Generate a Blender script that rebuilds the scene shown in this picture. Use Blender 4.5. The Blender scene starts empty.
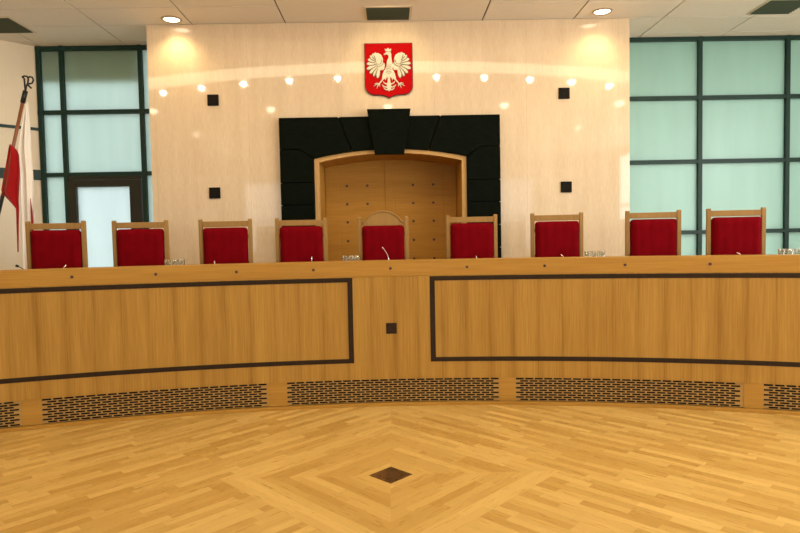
import bpy, bmesh, math, random
from mathutils import Vector, Matrix
random.seed(7)
S = bpy.context.scene
C = S.collection
PI = math.pi
rad = math.radians

# ------------------------------------------------------------------ materials
class NT:
    """small node expression helper"""
    def __init__(s, name):
        s.m = bpy.data.materials.new(name); s.m.use_nodes = True
        s.t = s.m.node_tree; s.t.nodes.clear()
        s.out = s.t.nodes.new('ShaderNodeOutputMaterial')
    def n(s, kind, **kw):
        nd = s.t.nodes.new(kind)
        for k, v in kw.items(): setattr(nd, k, v)
        return nd
    def link(s, a, b): s.t.links.new(a, b)
    def put(s, v, sock):
        if isinstance(v, bpy.types.NodeSocket): s.link(v, sock)
        elif isinstance(v, tuple) and len(v) == 3 and sock.type == 'RGBA': sock.default_value = (*v, 1)
        else: sock.default_value = v
    def math(s, op, a, b=0.0, c=0.0):
        nd = s.n('ShaderNodeMath', operation=op)
        for i, v in enumerate((a, b, c)): s.put(v, nd.inputs[i])
        return nd.outputs[0]
    def add(s, a, b): return s.math('ADD', a, b)
    def sub(s, a, b): return s.math('SUBTRACT', a, b)
    def mul(s, a, b): return s.math('MULTIPLY', a, b)
    def div(s, a, b): return s.math('DIVIDE', a, b)
    def comb(s, x, y, z=0.0):
        nd = s.n('ShaderNodeCombineXYZ')
        for i, v in enumerate((x, y, z)): s.put(v, nd.inputs[i])
        return nd.outputs[0]
    def sep(s, v):
        nd = s.n('ShaderNodeSeparateXYZ'); s.link(v, nd.inputs[0]); return nd.outputs
    def coords(s, which='Object'):
        return s.sep(s.n('ShaderNodeTexCoord').outputs[which])
    def noise(s, vec, scale=1.0, detail=3.0, rough=0.55):
        nd = s.n('ShaderNodeTexNoise'); s.link(vec, nd.inputs['Vector'])
        nd.inputs['Scale'].default_value = scale; nd.inputs['Detail'].default_value = detail
        nd.inputs['Roughness'].default_value = rough
        return nd.outputs['Fac']
    def white(s, vec):
        nd = s.n('ShaderNodeTexWhiteNoise', noise_dimensions='3D'); s.link(vec, nd.inputs['Vector']); return nd.outputs['Value']
    def mix(s, f, a, b, blend='MIX'):
        nd = s.n('ShaderNodeMix', data_type='RGBA', blend_type=blend)
        s.put(f, nd.inputs[0]); s.put(a, nd.inputs[6]); s.put(b, nd.inputs[7]); return nd.outputs[2]
    def mapr(s, v, a, b, c, d):
        nd = s.n('ShaderNodeMapRange'); s.link(v, nd.inputs[0])
        for i, x in enumerate((a, b, c, d)): nd.inputs[i + 1].default_value = x
        return nd.outputs[0]
    def bsdf(s, col, rough=0.5, spec=0.5, metal=0.0, normal=None, coat=0.0, coat_rough=0.05, sheen=0.0):
        nd = s.n('ShaderNodeBsdfPrincipled')
        s.put(col, nd.inputs['Base Color']); s.put(rough, nd.inputs['Roughness'])
        nd.inputs['Specular IOR Level'].default_value = spec; nd.inputs['Metallic'].default_value = metal
        nd.inputs['Coat Weight'].default_value = coat; nd.inputs['Coat Roughness'].default_value = coat_rough
        nd.inputs['Sheen Weight'].default_value = sheen
        if normal: s.link(normal, nd.inputs['Normal'])
        return nd.outputs[0]
    def bump(s, h, strength=0.2, dist=0.002):
        nd = s.n('ShaderNodeBump'); s.link(h, nd.inputs['Height'])
        nd.inputs['Strength'].default_value = strength; nd.inputs['Distance'].default_value = dist
        return nd.outputs[0]
    def done(s, surf):
        s.link(surf, s.out.inputs['Surface']); return s.m

def plain(name, col, rough=0.5, spec=0.5, metal=0.0, var=0.06, scale=12.0, **kw):
    t = NT(name); tc = t.n('ShaderNodeTexCoord').outputs['Object']
    f = t.noise(tc, scale, 4)
    c = t.mix(f, tuple(x * (1 - var) for x in col), tuple(min(1, x * (1 + var)) for x in col))
    return t.done(t.bsdf(c, rough, spec, metal, **kw))

def emit(name, col, strength):
    t = NT(name); e = t.n('ShaderNodeEmission'); e.inputs[0].default_value = (*col, 1); e.inputs[1].default_value = strength
    return t.done(e.outputs[0])

def wood(name, base, dark, grain='v', leaf=0.0, uv=True, rough=0.38, spec=0.4, streak=0.62):
    """veneer: fine grain along one axis, optional leaf seams"""
    t = NT(name); c = t.coords('UV' if uv else 'Object')
    u, v = (c[0], c[1]) if uv else (c[0], c[2])
    if grain == 'u': u, v = v, u
    g1 = t.noise(t.comb(t.mul(u, 90.0), t.mul(v, 2.2)), 1.0, 4, 0.6)
    g2 = t.noise(t.comb(t.mul(u, 10.0), t.mul(v, 0.55), 3.1), 1.0, 3)
    f = t.add(t.mul(g1, 0.6), t.mul(g2, 0.4))
    f = t.mapr(f, 0.36, 0.66, 0.0, 1.0)
    if leaf:
        q = t.div(u, leaf); idx = t.math('FLOOR', q); fr = t.math('FRACT', q)
        seam = t.math('POWER', t.math('ABSOLUTE', t.sub(t.mul(fr, 2.0), 1.0)), 3.0)
        r = t.white(t.comb(idx, 4.0))
        f = t.sub(f, t.add(t.mul(seam, 0.55), t.mul(t.sub(r, 0.5), 0.22)))
        fine = t.math('GREATER_THAN', fr, 0.985)
        f = t.sub(f, t.mul(fine, 0.25))
    f = t.math('MINIMUM', t.math('MAXIMUM', t.add(t.mul(f, streak), 0.5 - streak / 2 + 0.1), 0.0), 1.0)
    col = t.mix(f, dark, base)
    return t.done(t.bsdf(col, rough, spec, normal=t.bump(g1, 0.08, 0.001)))

M = {}
M['desk_v'] = wood('desk_veneer_vertical', (0.465, 0.262, 0.052), (0.255, 0.122, 0.016), 'v', leaf=0.225, rough=0.5, spec=0.22)
M['desk_h'] = wood('desk_veneer_horizontal', (0.465, 0.25, 0.044), (0.30, 0.14, 0.018), 'u', rough=0.5, spec=0.22)
M['grille'] = wood('grille_wood', (0.41, 0.25, 0.08), (0.29, 0.16, 0.045), 'u', rough=0.5, spec=0.2)
M['inlay'] = plain('dark_inlay', (0.028, 0.016, 0.008), 0.6, 0.12, var=0.3, scale=30)
M['void'] = plain('dark_void', (0.01, 0.008, 0.007), 0.8, 0.2)
M['screw'] = plain('screw_cap', (0.05, 0.014, 0.007), 0.4)
M['table'] = wood('table_veneer', (0.55, 0.30, 0.09), (0.36, 0.17, 0.04), 'u', rough=0.4)
M['chair_wood'] = wood('chair_oak', (0.34, 0.20, 0.065), (0.22, 0.12, 0.033), 'v', uv=False, rough=0.5, spec=0.2)
M['niche_wood'] = wood('alcove_veneer', (0.50, 0.25, 0.045), (0.33, 0.145, 0.02), 'u', uv=False, rough=0.5, spec=0.12)
M['niche_light'] = wood('alcove_trim_oak', (0.58, 0.35, 0.13), (0.44, 0.24, 0.075), 'v', uv=False, rough=0.45, spec=0.25)
M['black_plate'] = plain('black_plate', (0.008, 0.006, 0.004), 0.6, 0.1, var=0.3)
M['chrome'] = plain('chrome', (0.75, 0.75, 0.75), 0.12, 0.5, 1.0, var=0.02)
M['black_metal'] = plain('black_metal', (0.015, 0.014, 0.013), 0.35, 0.4)
M['frame_green'] = plain('window_frame_green', (0.014, 0.040, 0.031), 0.4, 0.2, var=0.1)
M['door_frame'] = plain('door_frame_brown', (0.030, 0.028, 0.018), 0.4, 0.25, var=0.1)
M['pole'] = plain('flag_pole_wood', (0.24, 0.075, 0.025), 0.35, 0.5, var=0.15)
M['vent'] = plain('vent_dark_green', (0.05, 0.07, 0.045), 0.5, 0.3)
M['vent_trim'] = plain('vent_trim', (0.66, 0.58, 0.44), 0.5, 0.3)
M['white_wall'] = plain('painted_wall', (0.75, 0.68, 0.56), 0.6, 0.3, var=0.04, scale=2)
M['side_wall'] = plain('angled_wall_panel', (0.80, 0.68, 0.50), 0.4, 0.4, var=0.06, scale=3)
M['dais'] = plain('dais_carpet', (0.22, 0.14, 0.08), 0.8, 0.1, var=0.1)
M['lamp_ring'] = plain('lamp_ring', (0.50, 0.40, 0.30), 0.3, 0.5, 0.6)
M['shield_red'] = plain('shield_red', (0.42, 0.003, 0.004), 0.7, 0.04, var=0.05)
M['shield_rim'] = plain('shield_rim', (0.10, 0.01, 0.01), 0.4, 0.4)
M['eagle'] = plain('eagle_cream', (0.66, 0.60, 0.46), 0.6, 0.15, var=0.12, scale=60)
M['eagle_dark'] = plain('eagle_lines', (0.16, 0.12, 0.08), 0.6, 0.2)
M['flag_white'] = plain('flag_white_cloth', (0.90, 0.84, 0.78), 0.8, 0.1, var=0.03, sheen=0.2)
M['flag_red'] = plain('flag_red_cloth', (0.34, 0.006, 0.008), 0.8, 0.1, var=0.06, sheen=0.2)

M['shade_slab'] = plain('added_shade_slab', (0.34, 0.36, 0.30), 0.9, 0.1)  # for the unseen overhang added to darken the upper panes
M['ground'] = plain('outside_paving', (0.46, 0.50, 0.42), 0.9, 0.1, var=0.3, scale=0.6)
M['lamp_glow'] = emit('lamp_glow', (1.0, 0.84, 0.60), 8.0)
M['cove_glow'] = emit('cove_glow', (1.0, 0.82, 0.52), 5.0)

def cloth_red():
    t = NT('red_velvet'); tc = t.n('ShaderNodeTexCoord').outputs['Object']
    f = t.noise(tc, 9.0, 5, 0.65)
    col = t.mix(f, (0.10, 0.001, 0.003), (0.19, 0.002, 0.006))
    fine = t.noise(tc, 320.0, 2)
    return t.done(t.bsdf(col, 0.9, 0.03, normal=t.bump(fine, 0.25, 0.001)))
M['red'] = cloth_red()

def stone():
    t = NT('polished_travertine'); c = t.coords('Object')
    f1 = t.noise(t.comb(t.mul(c[0], 80.0), t.mul(c[1], 80.0), t.mul(c[2], 9.0)), 1.0, 5, 0.7)
    f2 = t.noise(t.comb(t.mul(c[0], 7.0), 0.0, t.mul(c[2], 0.9)), 1.0, 3)
    pit = t.noise(t.comb(t.mul(c[0], 120.0), 0.0, t.mul(c[2], 22.0)), 1.0, 2)
    f = t.add(t.mul(f1, 0.6), t.mul(f2, 0.4))
    f = t.mapr(f, 0.34, 0.66, 0.0, 1.0)
    col = t.mix(f, (0.63, 0.475, 0.31), (0.77, 0.615, 0.435))
    p = t.mapr(pit, 0.66, 0.74, 0.0, 0.30)
    col = t.mix(p, col, (0.42, 0.28, 0.16))
    # slab joints
    def joint(v, pitch, off):
        fr = t.math('FRACT', t.div(t.add(v, off), pitch))
        return t.math('LESS_THAN', fr, 0.004 / pitch)
    j = joint(c[0], 1.18, 20.0 * 1.18 + 0.59)
    col = t.mix(t.mul(j, 0.35), col, (0.35, 0.24, 0.14))
    return t.done(t.bsdf(col, 0.05, 0.62))
M['stone'] = stone()

def dark_stone():
    t = NT('dark_stained_oak'); c = t.coords('Object')
    f = t.noise(t.comb(t.mul(c[0], 10.0), 0.0, t.mul(c[2], 60.0)), 1.0, 5, 0.65)
    f = t.mapr(f, 0.35, 0.7, 0.0, 1.0)
    col = t.mix(f, (0.0015, 0.003, 0.002), (0.006, 0.008, 0.004))
    return t.done(t.bsdf(col, 0.6, 0.03, normal=t.bump(f, 0.2, 0.002)))
M['dark_stone'] = dark_stone()

def ceiling_mat():
    t = NT('ceiling_tile'); c = t.n('ShaderNodeTexCoord').outputs['Object']
    f = t.noise(c, 40.0, 4)
    col = t.mix(f, (0.80, 0.74, 0.65), (0.86, 0.80, 0.71))
    return t.done(t.bsdf(col, 0.75, 0.2))
M['ceiling'] = ceiling_mat()

def glass(name, col, amount, gloss_rough=0.08):
    """frosted pane: light passes diffusely, surface stays shiny"""
    t = NT(name); c = t.coords('Object')
    st = t.noise(t.comb(t.mul(c[0], 5.0), 0.0, t.mul(c[2], 0.7)), 1.0, 4)
    cc = t.mix(t.mapr(st, 0.3, 0.7, 0.0, 1.0), tuple(x * 0.93 for x in col), col)
    tr = t.n('ShaderNodeBsdfTranslucent'); t.link(cc, tr.inputs[0])
    df = t.n('ShaderNodeBsdfDiffuse'); df.inputs[0].default_value = (0.35, 0.45, 0.40, 1)
    m1 = t.n('ShaderNodeMixShader'); m1.inputs[0].default_value = amount
    t.link(df.outputs[0], m1.inputs[1]); t.link(tr.outputs[0], m1.inputs[2])
    gl = t.n('ShaderNodeBsdfGlossy'); gl.inputs['Roughness'].default_value = gloss_rough
    fr = t.n('ShaderNodeFresnel'); fr.inputs[0].default_value = 1.55
    m2 = t.n('ShaderNodeMixShader'); t.link(fr.outputs[0], m2.inputs[0])
    t.link(m1.outputs[0], m2.inputs[1]); t.link(gl.outputs[0], m2.inputs[2])
    return t.done(m2.outputs[0])
M['frost'] = glass('frosted_glass', (0.70, 0.86, 0.75), 0.85, 0.3)
M['frost_left'] = glass('frosted_glass_blue', (0.86, 0.95, 0.91), 0.88, 0.2)
M['roller'] = glass('roller_blind_cloth', (0.62, 0.62, 0.44), 0.9, 0.6)
M['door_glass'] = glass('door_frosted_glass', (0.94, 0.99, 0.99), 0.97)

def clear_glass():
    t = NT('drinking_glass')
    tr = t.n('ShaderNodeBsdfTransparent'); tr.inputs[0].default_value = (0.82, 0.86, 0.85, 1)
    gl = t.n('ShaderNodeBsdfGlossy'); gl.inputs['Roughness'].default_value = 0.05; gl.inputs[0].default_value = (1, 1, 1, 1)
    lw = t.n('ShaderNodeLayerWeight'); lw.inputs[0].default_value = 0.35
    mx = t.n('ShaderNodeMixShader'); t.link(lw.outputs['Facing'], mx.inputs[0])
    t.link(tr.outputs[0], mx.inputs[1]); t.link(gl.outputs[0], mx.inputs[2])
    return t.done(mx.outputs[0])
M['glass'] = clear_glass()

DX, DY, DA, DS = -0.03, 4.06, 1.16, 0.15      # parquet figure: centre, half diagonals
def parquet():
    t = NT('oak_parquet'); c = t.coords('Object')
    x = t.sub(c[0], DX); y = t.sub(c[1], DY)
    ax = t.math('ABSOLUTE', x); ay = t.math('ABSOLUTE', y)
    d = t.add(ax, ay)
    inside = t.math('LESS_THAN', d, DA)
    yy = t.add(t.mul(inside, ay), t.mul(t.sub(1.0, inside), y))
    k = 1 / math.sqrt(2)
    across = t.mul(t.add(ax, yy), k)
    along = t.mul(t.sub(ax, yy), k)
    W, L = 0.066, 0.46
    q = t.div(t.sub(DA * k, across), W)
    row = t.math('FLOOR', q); fr = t.math('FRACT', q)
    side = t.add(t.math('SIGN', x), t.mul(inside, t.mul(t.math('SIGN', y), 3.0)))
    off = t.white(t.comb(row, side, 2.0))
    ll = t.add(t.div(along, L), t.mul(off, 7.0))
    cell = t.math('FLOOR', ll); fl = t.math('FRACT', ll)
    r = t.white(t.comb(row, cell, side))
    r2 = t.white(t.comb(row, 9.0, 5.0))
    grain = t.noise(t.comb(t.mul(across, 110.0), t.mul(along, 5.0), r), 1.0, 4, 0.6)
    big = t.noise(t.comb(t.mul(across, 9.0), t.mul(along, 1.6), t.mul(r, 40.0)), 1.0, 3)
    tone = t.add(t.add(t.mul(t.mul(t.sub(r, 0.5), 0.54), t.sub(1.0, t.mul(inside, 0.45))), 0.27), t.add(t.mul(grain, 0.14), t.mul(big, 0.18)))
    tone = t.add(tone, t.mul(inside, t.add(t.mul(t.sub(r2, 0.5), 0.42), 0.05)))
    ring = t.mul(inside, t.math('LESS_THAN', q, 2.0))
    tone = t.add(tone, t.mul(ring, 0.22))
    tone = t.mapr(tone, 0.13, 0.88, 0.0, 1.0)
    col = t.mix(tone, (0.45, 0.255, 0.056), (0.71, 0.475, 0.155))
    gap = t.math('MAXIMUM', t.math('LESS_THAN', fr, 0.022), t.math('LESS_THAN', fl, 0.004))
    col = t.mix(t.mul(gap, 0.30), col, (0.22, 0.10, 0.03))
    # centre square of dark walnut
    ctr = t.math('LESS_THAN', d, DS)
    wg = t.noise(t.comb(t.mul(x, 22.0), t.mul(y, 40.0)), 1.0, 5, 0.7)
    lft = t.math('LESS_THAN', x, -0.03)
    wt = t.math('MINIMUM', t.add(t.mapr(wg, 0.3, 0.7, 0.0, 0.75), t.mul(lft, 0.35)), 1.0)
    wcol = t.mix(wt, (0.018, 0.006, 0.002), (0.12, 0.05, 0.016))
    col = t.mix(ctr, col, wcol)
    rough = t.mapr(grain, 0.3, 0.7, 0.26, 0.34)
    return t.done(t.bsdf(col, rough, 0.5, normal=t.bump(grain, 0.05, 0.001)))
M['parquet'] = parquet()

# ------------------------------------------------------------------ mesh helpers
def link(name, bm, mat, parent=None, smooth=False, kind=None, bevel=0.0, seg=2, loc=None):
    me = bpy.data.meshes.new(name)
    bmesh.ops.recalc_face_normals(bm, faces=bm.faces)
    bm.to_mesh(me); bm.free()
    mats = mat if isinstance(mat, (list, tuple)) else [mat]
    for m in mats: me.materials.append(m)
    if smooth:
        for p in me.polygons: p.use_smooth = True
    o = bpy.data.objects.new(name, me); C.objects.link(o)
    if parent: o.parent = parent
    if loc: o.location = loc
    if kind: o['kind'] = kind
    if bevel:
        b = o.modifiers.new('bevel', 'BEVEL'); b.width = bevel; b.segments = seg; b.limit_method = 'ANGLE'; b.angle_limit = rad(40)
    return o

def thing(name, label, cat, loc=(0, 0, 0), rz=0.0, group=None):
    o = bpy.data.objects.new(name, None); C.objects.link(o)
    o.location = loc; o.rotation_euler = (0, 0, rz); o.empty_display_size = 0.1
    o['label'] = label; o['category'] = cat
    if group: o['group'] = group
    return o
def tag(o, label, cat, group=None):
    o['label'] = label; o['category'] = cat
    if group: o['group'] = group
    return o
def copy_tree(src, label=None):
    r = src.copy(); C.objects.link(r)
    if label: r['label'] = label
    for ch in list(src.children):
        c = ch.copy(); C.objects.link(c); c.parent = r
        for g in list(ch.children):
            d = g.copy(); C.objects.link(d); d.parent = c
    return r

def box(bm, x0, x1, y0, y1, z0, z1, mi=0):
    v = [bm.verts.new((x, y, z)) for z in (z0, z1) for y in (y0, y1) for x in (x0, x1)]
    fs = []
    for idx in ((0, 1, 3, 2), (4, 6, 7, 5), (0, 4, 5, 1), (2, 3, 7, 6), (0, 2, 6, 4), (1, 5, 7, 3)):
        f = bm.faces.new([v[i] for i in idx]); f.material_index = mi; fs.append(f)
    return fs
def B(x0, x1, y0, y1, z0, z1):
    bm = bmesh.new(); box(bm, x0, x1, y0, y1, z0, z1); return bm
def prism(bm, pts, y0, y1, mi=0):
    """polygon in x,z extruded along y"""
    a = [bm.verts.new((x, y0, z)) for x, z in pts]; b = [bm.verts.new((x, y1, z)) for x, z in pts]
    f = bm.faces.new(a); f.material_index = mi
    f = bm.faces.new(b[::-1]); f.material_index = mi
    n = len(pts)
    for i in range(n):
        f = bm.faces.new((a[i], b[i], b[(i + 1) % n], a[(i + 1) % n])); f.material_index = mi
def tube(bm, pts, r, seg=10, mi=0, caps=True):
    """tube through points; r number or list"""
    rings = []; n = len(pts); P = [Vector(p) for p in pts]
    up = None
    for i, p in enumerate(P):
        d = (P[min(i + 1, n - 1)] - P[max(i - 1, 0)]).normalized()
        if up is None: up = Vector((0, 0, 1)) if abs(d.z) < 0.9 else Vector((1, 0, 0))
        a = d.cross(up).normalized(); b = a.cross(d).normalized(); up = b
        rr = r[i] if isinstance(r, (list, tuple)) else r
        rings.append([bm.verts.new(p + (a * math.cos(2 * PI * k / seg) + b * math.sin(2 * PI * k / seg)) * rr) for k in range(seg)])
    for i in range(n - 1):
        for k in range(seg):
            f = bm.faces.new((rings[i][k], rings[i][(k + 1) % seg], rings[i + 1][(k + 1) % seg], rings[i + 1][k])); f.material_index = mi
    if caps:
        for rg in (rings[0], rings[-1]):
            f = bm.faces.new(rg); f.material_index = mi
def lathe(bm, prof, seg=24, mi=0, c=(0, 0, 0)):
    rings = []
    for r, z in prof:
        if r < 1e-6: rings.append([bm.verts.new((c[0], c[1], c[2] + z))])
        else: rings.append([bm.verts.new((c[0] + r * math.cos(2 * PI * k / seg), c[1] + r * math.sin(2 * PI * k / seg), c[2] + z)) for k in range(seg)])
    for a, b in zip(rings, rings[1:]):
        for k in range(seg):
            k2 = (k + 1) % seg
            if len(a) == 1 and len(b) == 1: continue
            vs = (a[0], b[k], b[k2]) if len(a) == 1 else (a[k], b[0], a[k2]) if len(b) == 1 else (a[k], b[k], b[k2], a[k2])
            f = bm.faces.new(vs); f.material_index = mi

CX, CY, R0 = 0.0, -4.83, 10.6       # centre and radius of the curved bench
def pol(th, r): return (CX + r * math.sin(rad(th)), CY + r * math.cos(rad(th)))
def arc(bm, r0, r1, z0, z1, t0, t1, step=0.8, mi=0):
    """curved box with uv = (arc length, height)"""
    uvl = bm.loops.layers.uv.verify()
    n = max(1, int(math.ceil((t1 - t0) / step)))
    T = [t0 + (t1 - t0) * i / n for i in range(n + 1)]
    V = [[bm.verts.new((*pol(t, r), z)) for r, z in ((r0, z0), (r1, z0), (r1, z1), (r0, z1))] for t in T]
    pr = (z0, z0 + (r1 - r0), z0 + (r1 - r0) + (z1 - z0), z1 * 0 + z0 - (z1 - z0))
    for i in range(n):
        for a in range(4):
            b = (a + 1) % 4
            f = bm.faces.new((V[i][a], V[i + 1][a], V[i + 1][b], V[i][b])); f.material_index = mi
            for l, (ti, k) in zip(f.loops, ((i, a), (i + 1, a), (i + 1, b), (i, b))):
                co = V[ti][k].co
                vv = co.z if a in (1, 3) else (r0, r1, r1, r0)[k]
                l[uvl].uv = (rad(T[ti]) * R0 + 20, vv)
    for i in (0, n):
        f = bm.faces.new(V[i] if i == 0 else V[i][::-1]); f.material_index = mi
        for l in f.loops: l[uvl].uv = (l.vert.co.y, l.vert.co.z)

# ------------------------------------------------------------------ room shell
ZC = 4.335          # ceiling
YW = 7.85           # polished wall
YG = 8.65           # glazing line
XL, XR = -3.015, 3.095
DZ = 0.55           # dais floor

bm = bmesh.new()
v = [bm.verts.new(p) for p in ((-7.6, -5.5, 0), (7.6, -5.5, 0), (7.6, 9.2, 0), (-7.6, 9.2, 0))]
bm.faces.new(v); ret = bmesh.ops.extrude_face_region(bm, geom=bm.faces[:])
for g in ret['geom']:
    if isinstance(g, bmesh.types.BMVert): g.co.z -= 0.1
link('floor', bm, M['parquet'], kind='structure')

# ceiling of separate tiles with shadow gaps
bm = bmesh.new()
box(bm, -7.7, 7.7, -5.6, 9.0, ZC + 0.02, ZC + 0.08, 1)
g = 0.009
xs = [-7.7, -5.93, -4.76, -3.60, -2.44, -1.27, 1.22, 2.38, 3.53, 4.68, 5.83, 7.7]
ys = [-5.6 + 0.575 * i for i in range(22)]
ys = [YW - 0.575 * i for i in range(23, 0, -1)] + [YW, 8.42, 9.0]
coveR = (10.47, 10.98)
for i in range(len(xs) - 1):
    centre = abs(xs[i] + xs[i + 1]) < 0.5
    yy = ys if not centre else [ys[0], ys[7], ys[15], YW, 9.0]
    for a, b in zip(yy, yy[1:]):
        box(bm, xs[i] + g, xs[i + 1] - g, a + g, b - g, ZC, ZC + 0.015)
ceil = link('ceiling', bm, [M['ceiling'], M['void']], kind='structure')

# polished feature wall with a hole for the alcove
NX0, NX1, NZ = -0.98, 1.02, 2.86
bm = bmesh.new()
box(bm, XL, NX0, YW, YG + 0.35, 0, ZC); box(bm, NX1, XR, YW, YG + 0.35, 0, ZC); box(bm, NX0, NX1, YW, YG + 0.35, NZ, ZC)
link('wall_front', bm, M['stone'], kind='structure')

link('wall_right', B(7.5, 7.7, -5.5, 9.0, 0, ZC), M['white_wall'], kind='structure')
link('wall_left', B(-7.7, -7.5, -5.5, 9.0, 0, ZC), M['white_wall'], kind='structure')
link('wall_rear', B(-7.7, 7.7, -5.7, -5.5, 0, ZC), M['white_wall'], kind='structure')

# angled wall at far left (panels between dark bars)
def slanted(bm, x0, y0, x1, y1, z0, z1, out, th, mi=0):
    d = Vector((x1 - x0, y1 - y0, 0)).normalized(); n = Vector((d.y, -d.x, 0))
    p = [Vector((x0, y0, 0)) + n * out, Vector((x1, y1, 0)) + n * out, Vector((x1, y1, 0)) - n * th, Vector((x0, y0, 0)) - n * th]
    vs = [bm.verts.new((q.x, q.y, z)) for z in (z0, z1) for q in p]
    for idx in ((0, 1, 2, 3), (7, 6, 5, 4), (0, 4, 5, 1), (1, 5, 6, 2), (2, 6, 7, 3), (3, 7, 4, 0)):
        f = bm.faces.new([vs[i] for i in idx]); f.material_index = mi
AX0, AY0, AX1, AY1 = -4.845, 8.62, -7.6, 5.75
bm = bmesh.new(); slanted(bm, AX1, AY1, AX0, AY0, 0, ZC, 0.0, 0.15)
wl = link('wall_left_angled', bm, M['side_wall'], kind='structure')
bm = bmesh.new(); slanted(bm, AX1, AY1, AX0, AY0, 2.50, 2.64, 0.02, 0.0)
link('trim_1', bm, M['frame_green'], kind='structure')
bm = bmesh.new(); slanted(bm, AX1, AY1, AX0, AY0, 3.18, 3.22, 0.02, 0.0)
link('trim_2', bm, M['frame_green'], kind='structure')

# ------------------------------------------------------------------ glazing
def glazing(name, xv, zr, x0, x1, z0, z1, fm, gm, skip=()):
    """frame: uprights at xv, rails at zr"""
    bm = bmesh.new(); w = 0.028
    for x in xv: box(bm, x - w, x + w, YG - 0.05, YG + 0.06, z0, z1)
    for z in zr: box(bm, x0, x1, YG - 0.045, YG + 0.055, z - w, z + w)
    root = link(name, bm, fm, kind='structure')
    for a, b in zip(xv, xv[1:]):
        for c, d in zip(zr, zr[1:]):
            if (a, c) in skip: continue
            link('pane', B(a + w - 0.005, b - w + 0.005, YG, YG + 0.012, c + w - 0.005, d - w + 0.005), gm, root)
    return root
glazing('window_1', [-4.81, -4.495, -3.415, -3.0], [DZ, 2.57, 3.43, ZC - 0.035], -4.845, XL, DZ, ZC, M['frame_green'], M['frost_left'],
        skip={(-4.495, DZ)})
glazing('window_2', [3.16, 4.395, 5.64, 6.88], [DZ, 1.60, 2.60, 3.49, ZC - 0.03], XR, 7.5, DZ, ZC, M['frame_green'], M['frost'])
link('wall_front_right_base', B(XR, 7.5, YG - 0.03, YG + 0.1, 0, DZ), M['side_wall'], kind='structure')
link('wall_front_left_base', B(-4.95, XL, YG - 0.03, YG + 0.1, 0, DZ), M['side_wall'], kind='structure')
# corner post closing the angled wall against the glazing
# door
bm = bmesh.new()
dx0, dx1, px0, px1, pz = -4.467, -3.458, -4.36, -3.62, 2.395
box(bm, dx0, px0, YG - 0.06, YG + 0.04, DZ, 2.485); box(bm, px1, dx1, YG - 0.06, YG + 0.04, DZ, 2.485)
box(bm, px0, px1, YG - 0.06, YG + 0.04, pz, 2.485); box(bm, px0, px1, YG - 0.06, YG + 0.04, DZ, DZ + 0.14)
box(bm, dx0, dx1, YG - 0.045, YG + 0.05, 2.49, 2.54)
d1 = link('door_1', bm, M['door_frame'], kind='structure', bevel=0.004)
link('door_pane', B(px0 - 0.004, px1 + 0.004, YG - 0.01, YG + 0.005, DZ + 0.136, pz + 0.004), M['door_glass'], d1)
bm = bmesh.new()
tube(bm, [(-3.52, YG - 0.06, 1.55), (-3.52, YG - 0.11, 1.55), (-3.64, YG - 0.115, 1.55)], 0.011)
link('door_handle', bm, M['chrome'], d1, smooth=True)

# blind hung outside the upper panes of the left window; unseen overhang added to shade the right panes; lawn
bl = link('blind_1', B(-4.46, -3.46, YG + 0.06, YG + 0.075, 3.85, ZC), M['roller'], kind='structure')
bl2 = link('blind_2', B(-4.775, -4.53, YG + 0.06, YG + 0.075, 3.85, ZC), M['roller'], kind='structure')
link('shade_overhang', B(2.6, 8.5, YG + 0.35, YG + 1.25, ZC + 0.02, ZC + 0.3), M['shade_slab'], kind='structure')
link('ground_outside', B(-14, 14, YG + 0.4, YG + 14, -0.3, -0.1), M['ground'], kind='structure')

M['fill_pane'] = emit('fill_glow_pane', (0.95, 0.97, 0.93), 7.2)  # glow added to brighten the ceiling and stone wall
M['fill_pane_dim'] = emit('dim_fill_glow_pane', (0.95, 0.97, 0.93), 2.0)  # weaker added glow for the rear
def fill_window(name, x0, x1, y0, y1, z0, z1, axis, gm):  # unseen glowing window added as fill light
    fr = bmesh.new(); n = 5; w = 0.035
    lo, hi = (y0, y1) if axis == 'y' else (x0, x1)
    for k in range(n + 1):
        p = lo + (hi - lo) * k / n
        if axis == 'y': box(fr, x0 - 0.02, x1 + 0.02, p - w, p + w, z0, z1)
        else: box(fr, p - w, p + w, y0 - 0.02, y1 + 0.02, z0, z1)
    for z in (z0, (z0 + z1) / 2, z1):
        if axis == 'y': box(fr, x0 - 0.02, x1 + 0.02, y0, y1, z - w, z + w)
        else: box(fr, x0, x1, y0 - 0.02, y1 + 0.02, z - w, z + w)
    root = link(name, fr, M['frame_green'], kind='structure')
    for k in range(n):
        for za, zb in ((z0, (z0 + z1) / 2), ((z0 + z1) / 2, z1)):
            a, b = lo + (hi - lo) * k / n + w, lo + (hi - lo) * (k + 1) / n - w
            bx = B(x0, x1, a, b, za + w, zb - w) if axis == 'y' else B(a, b, y0, y1, za + w, zb - w)
            link('pane', bx, gm, root)
fill_window('fill_light_right', 7.45, 7.48, -4.0, 5.5, 0.9, 4.1, 'y', M['fill_pane'])  # added on the unseen right wall, mainly to lift the ceiling
fill_window('fill_light_rear', -5.0, 5.0, -5.48, -5.45, 0.9, 3.6, 'x', M['fill_pane_dim'])  # added behind the camera as soft fill
# ------------------------------------------------------------------ dais
bm = bmesh.new(); arc(bm, R0 + 0.12, R0 + 1.5, 0.0, DZ, -29, 29)
box(bm, -7.4, 7.4, 7.0, YW, 0, DZ - 0.002)
box(bm, -4.9, XL, YW, YG - 0.03, 0, DZ - 0.002); box(bm, XR, 7.4, YW, YG - 0.03, 0, DZ - 0.002)
link('floor_dais', bm, M['dais'], kind='structure')

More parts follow.
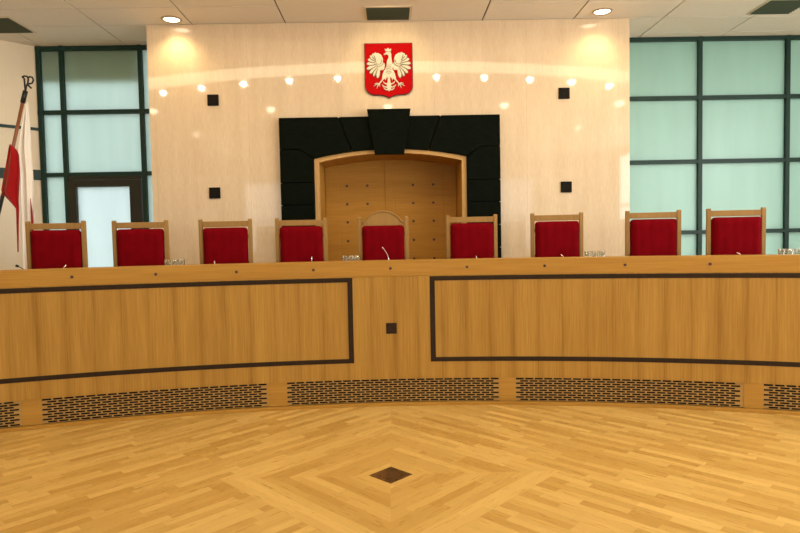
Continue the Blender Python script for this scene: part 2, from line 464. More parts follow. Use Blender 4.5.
# ------------------------------------------------------------------ alcove
al = thing('alcove', 'arched oak panelled alcove set into the middle of the beige stone wall', 'alcove', (0, YW, 0))
y0, y1 = -0.055, 0.62
def arch_z(x, zs, za, hw, cx=0.02):
    return zs + (za - zs) * (1 - ((x - cx) / hw) ** 2)
N = 24
bm = bmesh.new()      # arched soffit
ax0, ax1 = -0.885, 0.925
pts = [(ax0 + (ax1 - ax0) * i / N) for i in range(N + 1)]
top = [(x, arch_z(x, 2.575, 2.68, 0.905)) for x in pts]
prism(bm, top + [(ax1, 2.84), (ax0, 2.84)], 0.02, y1)
link('arch_soffit', bm, M['niche_wood'], al)
link('side_panel', B(-0.965, ax0, 0.02, y1, DZ, 2.84), M['niche_wood'], al)
link('side_panel', B(ax1, 1.005, 0.02, y1, DZ, 2.84), M['niche_wood'], al)
bp = link('back_panel', B(-0.97, 1.01, y1, y1 + 0.03, DZ, 2.84), M['niche_wood'], al)
# planks grooves and centre strip
bm = bmesh.new()
for a, b in ((-0.88, -0.70), (-0.06, 0.055), (0.74, 0.92)): box(bm, a, b, y1 - 0.012, y1, DZ, 2.66)
link('stile', bm, M['niche_light'] if False else M['niche_wood'], al, bevel=0.003)
for z in (2.33, 2.08, 1.83, 1.57, 1.31):
    for x in (-0.585, -0.305, 0.325, 0.605):
        bm = bmesh.new()
        tube(bm, [(x, y1 - 0.006, z), (x, y1 + 0.001, z)], 0.018, 12)
        link('rivet', bm, M['screw'], al)
bm = bmesh.new()      # light oak edge frame with arched head
xo0, xo1, xi0, xi1 = -0.945, 0.985, -0.885, 0.925
outer = [(xo0 + (xo1 - xo0) * i / N) for i in range(N + 1)]
inn = [(xi0 + (xi1 - xi0) * i / N) for i in range(N + 1)]
for i in range(N):
    prism(bm, [(inn[i], arch_z(inn[i], 2.575, 2.68, 0.905)), (inn[i + 1], arch_z(inn[i + 1], 2.575, 2.68, 0.905)),
               (outer[i + 1], arch_z(outer[i + 1], 2.62, 2.725, 0.965)), (outer[i], arch_z(outer[i], 2.62, 2.725, 0.965))], y0, 0.02)
prism(bm, [(xo0, DZ), (xi0, DZ), (xi0, 2.575), (xo0, 2.62)], y0, 0.02)
prism(bm, [(xi1, DZ), (xo1, DZ), (xo1, 2.62), (xi1, 2.575)], y0, 0.02)
link('edge_frame', bm, M['niche_light'], al)

su = thing('alcove_surround', 'near-black surround of cut blocks with a raised keystone around the alcove', 'surround', (0, YW, 0))
sx0, sx1, st = -1.372, 1.412, 3.135
ixl, ixr = -0.948, 0.988
yb0, yb1 = -0.095, -0.003
link('backing', B(sx0 + 0.01, -0.95, -0.045, -0.001, DZ, st - 0.001), M['void'], su)
link('backing', B(0.99, sx1 - 0.01, -0.045, -0.001, DZ, st - 0.001), M['void'], su)
link('backing', B(-0.96, 1.0, -0.045, -0.001, 2.735, st - 0.001), M['void'], su)
G = 0.004
def block(pts, name='stone_block', ya=yb0, yb=yb1):
    bm = bmesh.new(); prism(bm, pts, ya, yb)
    link(name, bm, M['dark_stone'], su, bevel=0.005, seg=2)
az = lambda x: arch_z(x, 2.62, 2.725, 0.965) + 0.002
for s, xo, xi in ((-1, sx0, ixl), (1, sx1, ixr)):
    zz = [DZ, 1.46, 1.75, 2.04, 2.32, 2.585]
    xo_, xi_ = min(xo, xi), max(xo, xi)
    for a, b in zip(zz[:-1], zz[1:-1]):
        block([(xo_, a + G), (xi_, a + G), (xi_, b - G), (xo_, b - G)])
    # shoulder block under the corner, cut back at 45 degrees
    a = 2.32 + G
    xm = xi + s * 0.17
    p = [(xo, a), (xi, a), (xi, 2.60), (xm, 2.735 + 0.0), (xo, 2.735)]
    block(p if s > 0 else p[::-1])
    # corner block
    xt = s * 0.64 + 0.02; xb = s * 0.48 + 0.02
    cur = [(xi + (xb + s * 0.012 - xi) * i / 6) for i in range(7)]
    p = [(xo, 2.735 + 2 * G), (xm + s * 0.004, 2.735 + 2 * G)] + [(x - s * 0, az(x) + 0.004) for x in cur] + [(xt + s * 0.012, st), (xo, st)]
    block(p if s > 0 else p[::-1])
    # block next to the keystone
    kx = s * 0.235 + 0.015; kb = s * 0.175 + 0.015
    cur = [(xb - s * 0.006 + (kb - xb + s * 0.006) * i / 5) for i in range(6)]
    p = [(x, az(x) + 0.004) for x in cur] + [(kx, st), (xt - s * 0.006, st)]
    block(p if s > 0 else p[::-1])
block([(-0.175, 2.655), (0.195, 2.655), (0.285, 3.215), (-0.262, 3.215)], 'keystone', -0.15, -0.057)

# four small black plates on the stone wall
for x, z, lab in ((-2.207, 3.387, 'small black square plate on the stone wall, upper one left of the coat of arms'),
                  (2.252, 3.402, 'small black square plate on the stone wall, upper one right of the coat of arms'),
                  (-2.224, 2.219, 'small black square plate on the stone wall, lower one above the third chair from left'),
                  (2.272, 2.213, 'small black square plate on the stone wall, lower one above the seventh chair from left')):
    w = 0.07
    tag(link('mounted_plate', B(-w, w, -0.02, 0.0, -w, w), M['black_plate'], bevel=0.004, loc=(x, YW - 0.001, z)), lab, 'wall plate', 'square plates on the stone wall')

# ------------------------------------------------------------------ coat of arms
sh = thing('coat_of_arms', 'red shield with a crowned white eagle high on the stone wall', 'coat of arms', (0.022, YW, 3.715))
hw, ztop, zb = 0.305, 0.345, -0.29
def shield(k=1.0):
    p = [(-hw * k, ztop * k), (hw * k, ztop * k), (hw * k, -0.19 * k)]
    for i in range(1, 9):                                    # rounded lower right corner
        a = i / 9 * PI / 2
        p.append(((hw - 0.13 + 0.13 * math.cos(a)) * k, (-0.19 - 0.115 * math.sin(a)) * k))
    p += [(0.10 * k, -0.308 * k), (0.04 * k, -0.322 * k), (0, -0.345 * k)]
    return p + [(-x, z) for x, z in p[:0:-1] if x > 1e-6 and (x, z) != (hw * k, ztop * k)]
bm = bmesh.new(); prism(bm, shield(1.0), -0.03, -0.001); link('shield_rim', bm, M['shield_rim'], sh)
bm = bmesh.new(); prism(bm, shield(0.972), -0.042, -0.03); link('shield_field', bm, M['shield_red'], sh)
def feather(bm, x, z, a, l, w, y0=-0.056, y1=-0.042, mi=0):
    """pointed-oval vane from root x,z in direction a (degrees)"""
    ca, sa = math.cos(rad(a)), math.sin(rad(a))
    prof = [(0, 0.35), (0.35, 0.85), (0.7, 1.0), (0.9, 0.7), (1.0, 0.0), (0.9, -0.7), (0.7, -1.0), (0.35, -0.85), (0, -0.35)]
    prism(bm, [(x + ca * t * l - sa * s * w / 2, z + sa * t * l + ca * s * w / 2) for t, s in prof], y0, y1, mi)
def poly(bm, pts, y0=-0.06, y1=-0.042, mi=0): prism(bm, pts, y0, y1, mi)
eb = bmesh.new()
# body with neck and head turned to the viewer's left
body = [(-0.030, 0.055), (-0.020, 0.115), (0.0, 0.155), (-0.004, 0.185), (-0.028, 0.196), (-0.052, 0.186), (-0.060, 0.196), (-0.040, 0.214), (-0.012, 0.232),
        (0.022, 0.228), (0.034, 0.205), (0.036, 0.155), (0.044, 0.095), (0.050, 0.055), (0.048, 0.0), (0.036, -0.06), (0.014, -0.10), (-0.014, -0.10), (-0.040, -0.06), (-0.050, 0.0)]
poly(eb, body, -0.066)
poly(eb, [(-0.038, 0.236), (-0.046, 0.268), (-0.026, 0.258), (-0.006, 0.276), (0.014, 0.258), (0.036, 0.266), (0.030, 0.234)], -0.064)   # crown
eg = link('eagle_body', eb, M['eagle'], sh, bevel=0.003)
for s in (-1, 1):
    wb = bmesh.new()
    # shoulder of the wing
    prism(wb, [(s * x, z) for x, z in [(0.045, 0.075), (0.075, 0.105), (0.070, 0.145), (0.090, 0.190), (0.130, 0.215), (0.175, 0.205), (0.205, 0.165), (0.200, 0.100), (0.175, 0.04), (0.13, 0.0), (0.06, 0.005)]][::s], -0.058, -0.042)
    for k in range(9):                                          # long flight feathers fan round the tip
        a = 78 - k * 19.5
        rx, rz = 0.150 - 0.004 * k, 0.135 - 0.013 * k
        L = 0.088 + 0.014 * min(k, 5) - (0.0 if k < 6 else 0.010 * (k - 5))
        aa = a if s > 0 else 180 - a
        feather(wb, s * rx, rz, aa, L, 0.040, -0.062 + 0.0012 * (k % 2), -0.044)
    link('wing', wb, M['eagle'], sh, bevel=0.002, seg=1)
    db = bmesh.new()                                            # dark edges and lines between the feathers
    for k in range(9):
        a = 78 - k * 19.5; aa = a if s > 0 else 180 - a
        feather(db, s * (0.150 - 0.004 * k), 0.135 - 0.013 * k, aa, 0.094 + 0.014 * min(k, 5) - (0.0 if k < 6 else 0.010 * (k - 5)), 0.056, -0.0438, -0.042)
    for k in range(8):
        a = 68 - k * 19.5; aa = a if s > 0 else 180 - a
        feather(db, s * (0.160 - 0.004 * k), 0.125 - 0.013 * k, aa, 0.070 + 0.010 * min(k, 5), 0.010, -0.0655, -0.06)
    for a0, a1, r_ in ((150, 330, 0.062), (160, 320, 0.038)):   # curled band of the wing
        pts = []
        for i in range(13):
            a = rad(a0 + (a1 - a0) * i / 12)
            pts.append((s * (0.125 + r_ * math.cos(a)), -0.061, 0.115 + r_ * 1.1 * math.sin(a)))
        tube(db, pts, 0.0035, 6)
    link('wing_lines', db, M['eagle_dark'], sh)
    lb = bmesh.new()                                            # thigh, leg and claws
    prism(lb, [(s * x, z) for x, z in [(0.020, -0.02), (0.055, 0.0), (0.078, -0.05), (0.088, -0.105), (0.070, -0.118), (0.058, -0.10), (0.046, -0.125), (0.030, -0.10)]][::s], -0.064, -0.042)
    tube(lb, [(s * 0.075, -0.052, -0.110), (s * 0.125, -0.052, -0.168)], [0.010, 0.007], 8)
    for tx, tz in ((0.185, -0.168), (0.195, -0.200), (0.155, -0.225), (0.115, -0.205)):
        tube(lb, [(s * 0.125, -0.052, -0.168), (s * (0.125 * 0.45 + tx * 0.55), -0.054, tz * 0.55 - 0.168 * 0.45 + 0.010), (s * tx, -0.052, tz)], [0.007, 0.006, 0.002], 8)
    link('leg', lb, M['eagle'], sh, bevel=0.0)
tb = bmesh.new()                                                # tail with pairs of curled plumes
poly(tb, [(-0.014, -0.085), (0.014, -0.085), (0.018, -0.15), (0.030, -0.205), (0.018, -0.245), (0.0, -0.262), (-0.018, -0.245), (-0.030, -0.205), (-0.018, -0.15)], -0.060)
for s_ in (-1, 1):
    for zz, ww in ((-0.150, 0.072), (-0.190, 0.088), (-0.222, 0.070)):
        tube(tb, [(0, -0.055, zz - 0.012), (s_ * ww * 0.45, -0.055, zz - 0.022), (s_ * ww * 0.85, -0.055, zz - 0.008), (s_ * ww, -0.055, zz + 0.012)], [0.009, 0.009, 0.007, 0.003], 8)
link('tail', tb, M['eagle'], sh)
bb = bmesh.new()
for z in (0.06, 0.04, 0.02, 0.0, -0.02, -0.04):
    tube(bb, [(-0.034, -0.067, z + 0.008), (0, -0.068, z - 0.006), (0.034, -0.067, z + 0.008)], 0.0028, 6)
tube(bb, [(-0.004, -0.067, 0.206), (-0.002, -0.068, 0.206)], 0.006, 8)
link('plumage_lines', bb, M['eagle_dark'], eg)

# ------------------------------------------------------------------ curved bench
be = thing('judges_bench', 'long curved light oak bench with dark rectangular inlays and slotted grilles', 'bench', (0, 0, 0))
TE = 27.0
bm = bmesh.new(); arc(bm, R0, R0 + 0.03, 0.258, 1.238, -TE, TE); link('front_panel', bm, M['desk_v'], be)
bm = bmesh.new(); arc(bm, R0 - 0.004, R0 + 0.24, 1.2385, 1.386, -TE, TE); link('top_band', bm, M['desk_h'], be, bevel=0.003)
bm = bmesh.new(); arc(bm, R0 + 0.245, R0 + 0.68, 1.295, 1.335, -TE, TE); link('table_top', bm, M['table'], be, bevel=0.003)
for t in (-23, -19, -15.0, -10.84, -6.77, -2.6, 2.0, 6.66, 11.35, 15.7, 19.8, 23.5):
    bm = bmesh.new(); arc(bm, R0 + 0.25, R0 + 0.62, DZ + 0.001, 1.294, t - 0.1, t + 0.1); link('support_panel', bm, M['desk_v'], be)
bm = bmesh.new(); arc(bm, R0 + 0.06, R0 + 0.10, 0.0, 0.26, -TE, TE); link('grille_backing', bm, M['void'], be)
bm = bmesh.new(); arc(bm, R0 - 0.022, R0 + 0.02, 0.0, 0.030, -TE, TE); link('plinth', bm, M['desk_h'], be, bevel=0.003)
for t0, t1 in ((-17.70, -16.88), (-6.40, -5.46), (5.46, 6.28), (17.06, 17.88)):
    bm = bmesh.new(); arc(bm, R0 + 0.006, R0 + 0.03, 0.034, 0.257, t0, t1); link('grille_post', bm, M['desk_h'], be)
def grille(t0, t1):
    """thin board with staggered rows of long slots cut through"""
    bm = bmesh.new(); uvl = bm.loops.layers.uv.verify()
    z0, z1 = 0.036, 0.256; rows = 10; ph = (z1 - z0) / rows; sh_ = ph * 0.72
    pitch = 0.088 / R0 * 180 / PI; web = pitch * 0.17
    r = R0 + 0.014
    def quad(a, b, c, d):
        vs = [bm.verts.new((*pol(t, r), z)) for t, z in ((a, c), (b, c), (b, d), (a, d))]
        f = bm.faces.new(vs)
        for l, (t, z) in zip(f.loops, ((a, c), (b, c), (b, d), (a, d))): l[uvl].uv = (rad(t) * R0 + 20, z)
    for i in range(rows):
        zb_ = z0 + i * ph; zs0 = zb_ + (ph - sh_) / 2; zs1 = zs0 + sh_
        n = max(1, int((t1 - t0) / 0.8)); 
        for k in range(n):
            a, b = t0 + (t1 - t0) * k / n, t0 + (t1 - t0) * (k + 1) / n
            quad(a, b, zb_, zs0); quad(a, b, zs1, zb_ + ph)
        offs = 0.0 if i % 2 else pitch / 2
        t = t0 + 0.02 + offs * 0.9
        prev = t0
        while t + (pitch - web) < t1 - 0.02:
            quad(prev, t, zs0, zs1); prev = t + pitch - web; t += pitch
        quad(prev, t1, zs0, zs1)
    o = link('ventilation_grille', bm, M['grille'], be)
    m = o.modifiers.new('thick', 'SOLIDIFY'); m.thickness = 0.008; m.offset = 0
for t0, t1 in ((-27, -17.70), (-16.88, -6.40), (-5.46, 5.46), (6.28, 17.06), (17.88, 27)): grille(t0, t1)
def inlay(t0, t1, z0=0.418, z1=1.2325, wz=0.042, wt=0.262):
    bm = bmesh.new(); r0, r1 = R0 - 0.003, R0 + 0.004
    arc(bm, r0, r1, z1 - wz, z1, t0, t1); arc(bm, r0, r1, z0, z0 + wz, t0, t1)
    arc(bm, r0, r1, z0 + wz, z1 - wz, t0, t0 + wt); arc(bm, r0, r1, z0 + wz, z1 - wz, t1 - wt, t1)
    link('inlay_frame', bm, M['inlay'], be)
inlay(-26.2, -1.99); inlay(1.96, 26.2)
bm = bmesh.new(); arc(bm, R0 - 0.004, R0 + 0.004, 0.692, 0.795, -0.31, 0.235); link('square_inlay', bm, M['inlay'], be)
for t in (-15.33, -11.6, -7.77, -3.95, -0.03, 3.88, 7.78, 11.67, 15.54):
    x, y = pol(t, R0 - 0.009); x2, y2 = pol(t, R0 - 0.002)
    bm = bmesh.new(); tube(bm, [(x, y, 1.315), (x2, y2, 1.315)], 0.0135, 12); link('screw_cap', bm, M['screw'], be)

# ------------------------------------------------------------------ chairs
def chair(name, label, arched=False):
    t = thing(name, label, 'chair', (0, 0, DZ), 0, 'red judges chairs behind the bench')
    W = 0.275; pw = 0.040; H = 1.285
    for s in (-1, 1):
        bm = bmesh.new(); xa, xb = sorted((s * W, s * (W - pw)))
        # rear leg and back post in one, raked a little
        pr = [(-0.02, 0.0), (0.035, 0.0), (0.045, 0.44), (0.032, H - 0.012), (0.022, H), (0.002, H), (-0.008, H - 0.012), (0.0, 0.44)]
        a = [bm.verts.new((xa, y + 0.02, z)) for y, z in pr]; b = [bm.verts.new((xb, y + 0.02, z)) for y, z in pr]
        bm.faces.new(a); bm.faces.new(b[::-1])
        for i in range(len(pr)): bm.faces.new((a[i], b[i], b[(i + 1) % len(pr)], a[(i + 1) % len(pr)]))
        link('back_post', bm, M['chair_wood'], t, bevel=0.004)
        bm = B(xa, xb, -0.50, -0.46, 0, 0.62); link('front_leg', bm, M['chair_wood'], t, bevel=0.004)
        bm = B(xa - 0.005, xb + 0.005, -0.51, 0.0, 0.62, 0.65); link('armrest', bm, M['chair_wood'], t, bevel=0.006)
    w = W - pw
    if arched:
        bm = bmesh.new(); n = 16
        pts = [(-w + 2 * w * i / n) for i in range(n + 1)]
        topz = lambda x: H - 0.055 + 0.118 * max(0.0, 1 - (x / (w * 0.86)) ** 2) ** 0.75 * 1.0
        prism(bm, [(-w, H - 0.098), (w, H - 0.098)] + [(x, topz(x)) for x in pts[::-1]], 0.02, 0.045)
        link('crest_rail', bm, M['chair_wood'], t, bevel=0.003)
        bm = bmesh.new()
        tube(bm, [(x, 0.02, topz(x) - 0.008) for x in pts], 0.009, 8); link('crest_moulding', bm, M['chair_wood'], t, smooth=True)
    else:
        link('crest_rail', B(-w, w, 0.018, 0.042, H - 0.082, H - 0.022), M['chair_wood'], t, bevel=0.004)
    # upholstered back, soft channels
    bm = bmesh.new()
    cw = 0.228; z0, z1 = 0.44, H - (0.098 if arched else 0.090); rr = 0.035; nx, nz = 36, 26
    def front(x, z):
        e = min(cw - abs(x), z1 - z, z - z0); e = max(0.0, e)
        puff = 0.035 * min(1.0, (e / 0.05)) ** 0.5
        ch = 0.004 * abs(math.cos(x / cw * PI * 2.5))
        return 0.012 - puff - ch
    def rx(z):
        d = z1 - z
        if d < rr: return cw - rr + math.sqrt(max(0, rr * rr - (rr - d) ** 2))
        return cw
    zs_ = [z1 - rr * (1 - math.cos(PI / 2 * k / 6)) for k in range(7)]
    zs_ += [z1 - rr - (z1 - rr - z0) * k / nz for k in range(1, nz + 1)]
    Fv = [[bm.verts.new((rx(z) * (2 * i / nx - 1), front(rx(z) * (2 * i / nx - 1), z), z)) for i in range(nx + 1)] for z in zs_]
    Bv = [[bm.verts.new((rx(z) * (2 * i / nx - 1), 0.045, z)) for i in range(nx + 1)] for z in zs_]
    for j in range(len(zs_) - 1):
        for i in range(nx):
            bm.faces.new((Fv[j][i], Fv[j][i + 1], Fv[j + 1][i + 1], Fv[j + 1][i]))
            bm.faces.new((Bv[j][i], Bv[j + 1][i], Bv[j + 1][i + 1], Bv[j][i + 1]))
        bm.faces.new((Fv[j][0], Fv[j + 1][0], Bv[j + 1][0], Bv[j][0])); bm.faces.new((Fv[j][nx], Bv[j][nx], Bv[j + 1][nx], Fv[j + 1][nx]))
    for i in range(nx):
        bm.faces.new((Fv[0][i], Bv[0][i], Bv[0][i + 1], Fv[0][i + 1])); bm.faces.new((Fv[-1][i], Fv[-1][i + 1], Bv[-1][i + 1], Bv[-1][i]))
    link('back_cushion', bm, M['red'], t, smooth=True)
    # bars joining cushion to posts
    for z in (0.50, 0.80, 1.08): link('back_slat', B(-w, w, 0.046, 0.058, z, z + 0.04), M['chair_wood'], t)
    link('seat_frame', B(-w, w, -0.49, 0.02, 0.36, 0.42), M['chair_wood'], t, bevel=0.004)
    o = link('seat_cushion', B(-w + 0.005, w - 0.005, -0.50, 0.0, 0.42, 0.50), M['red'], t, bevel=0.03, seg=4, smooth=True)
    return t
pos = [-16.88, -12.98, -8.75, -4.79, -0.39, 4.41, 8.92, 13.77, 17.65]
desc = ['red high-backed chair in oak frame at the far left, beside the flag',
        'red high-backed chair in oak frame in front of the glass door',
        'red high-backed chair in oak frame, third from left, before plain stone wall',
        'red high-backed chair overlapping the left leg of the dark surround',
        'red chair with arched oak crest in the middle of the bench',
        'red high-backed chair overlapping the right leg of the dark surround',
        'red high-backed chair with drinking glasses at its right, before plain stone wall',
        'red high-backed chair at the right corner of the stone wall, partly before the window',
        'red high-backed chair at the far right, fully before the green-tinted window']
first = None
for i, (a, lab) in enumerate(zip(pos, desc)):
    if i == 4: c = chair('judge_chair', lab, True)
    elif first is None: c = first = chair('judge_chair', lab)
    else: c = copy_tree(first, lab)
    x, y = pol(a, 11.42)
    c.location = (x, y, DZ + (0.0, 0.0, 0.0, 0.004, 0.006, 0.008, 0.0, 0.0, 0.0)[i] * 0)
    c.rotation_euler = (0, 0, -rad(a) * (0.55 if a < 0 else 0.6))

# ------------------------------------------------------------------ glasses on the bench
def tumbler():
    bm = bmesh.new()
    lathe(bm, [(0, 0), (0.024, 0), (0.026, 0.004), (0.031, 0.098), (0.0295, 0.098), (0.0245, 0.010), (0, 0.008)], 20)
    return link('drinking_glass', bm, M['glass'], smooth=True)
g0 = None
trios = [((-11.33, -10.98, -10.66), 'right of the second chair from left', -10.98), ((-2.40, -2.08, -1.77), 'left of the arched middle chair', 0),
         ((10.16, 10.51, 10.86), 'right of the seventh chair from left', 0), ((19.06, 19.40, 19.74), 'at the far right end of the bench', 0)]
for angs, where, _ in trios:
    for k, a in enumerate(angs):
        lab = f"{('leftmost', 'middle', 'rightmost')[k]} of three glasses on the bench {where}"
        if g0 is None: o = g0 = tumbler()
        else: o = g0.copy(); C.objects.link(o)
        tag(o, lab, 'glass', 'drinking glasses on the bench')
        x, y = pol(a, R0 + 0.36); o.location = (x, y, 1.3352)

# ------------------------------------------------------------------ gooseneck microphones
def mic(a, h, lean, label, metal, r=R0 + 0.33, head=0.0045):
    x, y = pol(a, r)
    t = thing('microphone', label, 'microphone', (x, y, 1.3352), -rad(a), 'gooseneck microphones on the bench')
    bm = bmesh.new(); lathe(bm, [(0, 0), (0.032, 0), (0.030, 0.010), (0.012, 0.016), (0, 0.018)], 20)
    link('base', bm, M['black_metal'], t, smooth=True)
    bm = bmesh.new()
    pts = [(lean * (k / 8) ** 2.4, 0.02 * (k / 8) ** 2, 0.016 + h * k / 8) for k in range(9)]
    tube(bm, pts, 0.0034, 8); link('gooseneck', bm, metal, t, smooth=True)
    bm = bmesh.new()
    p = Vector(pts[-1]); d = (p - Vector(pts[-2])).normalized()
    tube(bm, [p, p + d * 0.012, p + d * 0.028, p + d * 0.034], [0.004, head, head, 0.003], 10); link('capsule', bm, metal if metal is M['chrome'] else M['black_metal'], t, smooth=True)
for a, h, lean, lab, mt in ((-0.10, 0.135, -0.045, 'pale curved gooseneck microphone in front of the arched middle chair', M['chrome']),
        (-16.1, 0.038, 0.01, 'short microphone tip in front of the far left chair', M['chrome']),
        (-9.06, 0.038, 0.0, 'short microphone tip in front of the third chair from left', M['chrome']),
        (-4.13, 0.052, 0.0, 'microphone tip in front of the chair left of the middle one', M['chrome']),
        (4.48, 0.036, 0.0, 'microphone tip in front of the chair right of the middle one', M['chrome']),
        (9.0, 0.036, -0.015, 'microphone tip in front of the seventh chair from left', M['chrome']),
        (17.36, 0.036, -0.02, 'microphone tip in front of the far right chair', M['chrome'])):
    mic(a, h, lean, lab, mt)
mic(-17.70, 0.055, -0.05, 'black bent microphone at the left end of the bench, below the flag', M['black_metal'], head=0.011)

# ------------------------------------------------------------------ flag on a leaning pole
YF = 7.45
def fz(px, py):
    e = (238.2 - (px - 391) * 0.0195 - py) / 610.0
    return 1.6 + e * YF * (1 - 0.0467 * e)
def fx(px, py=238.0): return (px - 391.0 + 0.0195 * (238.0 - py)) / 610.0 * (YF - (fz(px, py) - 1.6) * 0.0467)
fl = thing('flag', 'white and red flag draped from a leaning wooden pole at the left wall', 'flag', (fx(-34), YF, DZ))
def rel(px, py, dy=0.0): return (fx(px, py) + 0.05 - fx(-34), dy, fz(px, py) - DZ)
bm = bmesh.new(); tube(bm, [rel(23.2, 103), rel(3.5, 196)], 0.019, 12)
link('pole', bm, M['pole'], fl, smooth=True)
bm = bmesh.new()
p0 = rel(3.5, 196); tube(bm, [p0, (p0[0] * 0.16, 0, 0.12)], 0.021, 12); tube(bm, [(p0[0] * 0.16, 0, 0.12), (0.0, 0, 0.02)], 0.03, 12)
lathe(bm, [(0, 0), (0.20, 0), (0.19, 0.03), (0.05, 0.06), (0.04, 0.20), (0, 0.20)], 24)
link('stand', bm, M['black_metal'], fl, smooth=False)
bm = bmesh.new()
tube(bm, [rel(22.9, 104.5), rel(25.8, 92.5)], 0.027, 12); link('ferrule', bm, M['black_metal'], fl, smooth=True)
bm = bmesh.new()
FIN = [[(25.7, 93), (25.2, 88), (24.6, 80.5), (22.6, 79)],
       [(22.6, 79), (24.5, 77.9), (27.5, 78.2), (28.6, 81), (28.0, 85), (26.6, 88.5), (25.8, 93)],
       [(28.0, 80), (30.0, 78.6), (32.5, 79.2), (33.6, 82), (32.4, 84.8), (29.6, 85.6), (27.8, 84.8)],
       [(27.6, 86), (29.4, 88.0), (31.5, 90.0)]]
for path in FIN: tube(bm, [rel(*p) for p in path], 0.0105, 8)
link('finial', bm, M['black_metal'], fl, smooth=True)
def cloth(name, mat, rows, folds, amp, dy, seg=48):
    """rows: (py, left px, right px) from top to bottom; folds run down the cloth"""
    bm = bmesh.new(); R = []
    H = 40
    def at(py):
        for (a, l0, r0), (b, l1, r1) in zip(rows, rows[1:]):
            if py <= b or (b == rows[-1][0]):
                k = min(1, max(0, (py - a) / (b - a))); return l0 + (l1 - l0) * k, r0 + (r1 - r0) * k
    for j in range(H + 1):
        py = rows[0][0] + (rows[-1][0] - rows[0][0]) * j / H
        l, r = at(py); row = []
        for i in range(seg + 1):
            u = i / seg; px = l + (r - l) * u
            wig = amp * min(1, (r - l) / 8) * math.sin(u * folds * 2 * PI + j * 0.05)
            row.append(bm.verts.new(rel(px, py, dy + wig)))
        R.append(row)
    for j in range(H):
        for i in range(seg): bm.faces.new((R[j][i], R[j][i + 1], R[j + 1][i + 1], R[j + 1][i]))
    o = link(name, bm, mat, fl, smooth=True)
    m = o.modifiers.new('t', 'SOLIDIFY'); m.thickness = 0.004
cloth('white_cloth', M['flag_white'], [(103, 24.5, 26.5), (125, 20.5, 27.5), (150, 14.5, 29.0), (175, 17, 31), (200, 18, 32.2), (230, 19.5, 33.5), (262, 21, 34.5), (300, 22, 36)], 2.3, 0.035, 0.03)
cloth('red_cloth', M['flag_red'], [(146, 11.5, 12.5), (150, 10.5, 17.5), (156, 9.5, 20.5), (173, 6.2, 21.6), (192, 2.5, 21.2), (200, 9, 21), (209, 17.5, 21.2), (252, 19.6, 20.6)], 1.4, 0.02, -0.03)
cloth('red_edge', M['flag_red'], [(199, 31.0, 31.4), (212, 31.2, 33.4), (228, 31.8, 34.5), (262, 33, 36), (300, 34, 37)], 0.6, 0.01, -0.012)

# ------------------------------------------------------------------ ceiling fittings
def downlight(x, y, label, group, r=0.115):
    t = thing('downlight', label, 'ceiling light', (x, y, ZC), 0, group)
    bm = bmesh.new(); lathe(bm, [(r * 0.74, -0.001), (r * 0.78, -0.012), (r * 0.95, -0.013), (r, -0.0005)], 32)
    link('trim_ring', bm, M['lamp_ring'], t, smooth=True)
    bm = bmesh.new(); lathe(bm, [(0, -0.004), (r * 0.72, -0.004), (r * 0.76, -0.001)], 32)
    link('lamp_glass', bm, M['lamp_glow'], t)
    return t
def spot(x, y, z, energy, ang, blend, col=(1, 0.78, 0.5), size=0.06, aim=None):
    l = bpy.data.lights.new('lamp', 'SPOT'); l.energy = energy; l.spot_size = rad(ang); l.spot_blend = blend
    l.color = col; l.shadow_soft_size = size
    o = bpy.data.objects.new('lamp', l); C.objects.link(o); o.location = (x, y, z)
    if aim: o.rotation_euler = (Vector(aim) - Vector((x, y, z))).to_track_quat('-Z', 'Y').to_euler()
    return o
WARM = (1.0, 0.84, 0.62)
wash = [(-2.63, 7.66, 'round recessed ceiling light near the left end of the stone wall'), (2.66, 7.60, 'round recessed ceiling light near the right end of the stone wall')]
for x, y, lab in wash:
    downlight(x, y, lab, 'recessed ceiling lights by the wall', 0.125)
    spot(x, y, ZC - 0.03, 31, 128, 1.0, (1, 0.74, 0.36), 0.05)
for k in range(13):
    th = -28.2 + 4.7 * k
    x, y = CX + 10.15 * math.sin(rad(th)), CY + 10.15 * math.cos(rad(th))
    downlight(x, y, 'round recessed ceiling light in the curved row above the bench', 'recessed lights in the curved row', 0.10)
    spot(x, y, ZC - 0.03, 11, 180, 0.1, WARM, 0.045)
for yy in (3.0, 0.2, -2.6):  # unseen rows of downlights added as general fill
    for xx in (-4.8, -2.4, 0, 2.4, 4.8):
        downlight(xx, yy, 'unseen round ceiling light added as fill over the open floor', 'unseen fill lights added over the floor', 0.10)
        spot(xx, yy, ZC - 0.03, 25, 170, 0.5, WARM, 0.08)
# picture light aimed at the coat of arms
spot(0.02, 6.6, ZC - 0.05, 34, 56, 0.8, (1, 0.80, 0.45), 0.04, aim=(0.02, YW, 3.85))
# luminous curved cove above the bench
bm = bmesh.new(); arc(bm, 10.50, 10.93, ZC - 0.05, ZC - 0.001, -30, 30)
tag(link('cove_light', bm, M['cove_glow']), 'long curved luminous strip in the ceiling above the bench', 'ceiling light')

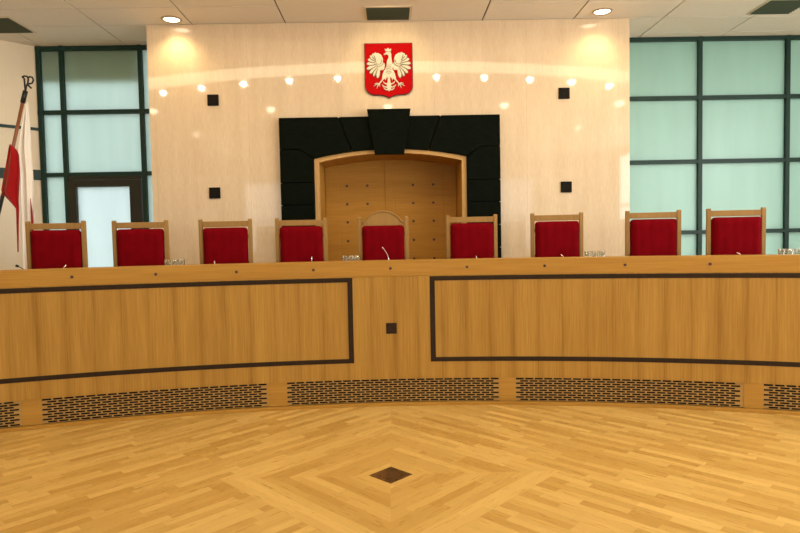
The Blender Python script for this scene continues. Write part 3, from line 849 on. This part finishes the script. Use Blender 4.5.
def vent(x0, x1, y0, y1, lab):
    t = thing('ceiling_vent', lab, 'air vent', ((x0 + x1) / 2, (y0 + y1) / 2, ZC), 0, 'square ceiling vents')
    a, b = (x1 - x0) / 2, (y1 - y0) / 2; w = 0.03
    bm = bmesh.new()
    for q in ((-a - w, a + w, -b - w, -b), (-a - w, a + w, b, b + w * 0.7), (-a - w, -a, -b, b), (a, a + w, -b, b)): box(bm, *q, -0.008, -0.0005)
    link('trim_frame', bm, M['vent_trim'], t)
    link('duct_opening', B(-a, a, -b, b, -0.003, -0.0006), M['void'], t)
    bm = bmesh.new(); n = 9
    for i in range(n):
        y = -b + 2 * b * (i + 0.5) / n
        vs = [bm.verts.new(p) for p in ((-a, y - 0.016, -0.004), (a, y - 0.016, -0.004), (a, y + 0.012, -0.016), (-a, y + 0.012, -0.016))]
        bm.faces.new(vs)
    o = link('louvre', bm, M['vent'], t); m = o.modifiers.new('t', 'SOLIDIFY'); m.thickness = 0.003
vent(-0.235, 0.285, 7.36, 7.76, 'dark louvred vent in the ceiling above the coat of arms')
vent(4.57, 5.06, 7.30, 7.74, 'dark louvred vent in the ceiling at the top right corner')
vent(-5.05, -4.53, 7.52, 8.04, 'dark louvred vent in the ceiling at the top left corner')

# ------------------------------------------------------------------ daylight
w = bpy.data.worlds.new('sky'); S.world = w; w.use_nodes = True
nt = w.node_tree; bg = nt.nodes['Background']
bg.inputs[0].default_value = (0.84, 0.96, 1.0, 1); bg.inputs[1].default_value = 3.0

# ------------------------------------------------------------------ camera
cam = bpy.data.cameras.new('camera'); co = bpy.data.objects.new('camera', cam); C.objects.link(co)
cam.sensor_width = 36.0; cam.sensor_fit = 'HORIZONTAL'; cam.lens = 610.0 / 800.0 * 36.0; cam.clip_start = 0.05
yaw, pitch, roll = 0.0148, 0.0467, 0.0195
F = Vector((math.sin(yaw) * math.cos(pitch), math.cos(yaw) * math.cos(pitch), -math.sin(pitch)))
Rt = F.cross(Vector((0, 0, 1))).normalized(); Up = Rt.cross(F)
R2 = Rt * math.cos(roll) - Up * math.sin(roll); U2 = Up * math.cos(roll) + Rt * math.sin(roll)
co.matrix_world = Matrix(((R2.x, U2.x, -F.x, 0), (R2.y, U2.y, -F.y, 0), (R2.z, U2.z, -F.z, 1.6), (0, 0, 0, 1)))
S.camera = co
vs = S.view_settings; vs.view_transform = 'Standard'; vs.look = 'None'; vs.gamma = 1.0; vs.use_curve_mapping = False; vs.exposure = 0.09
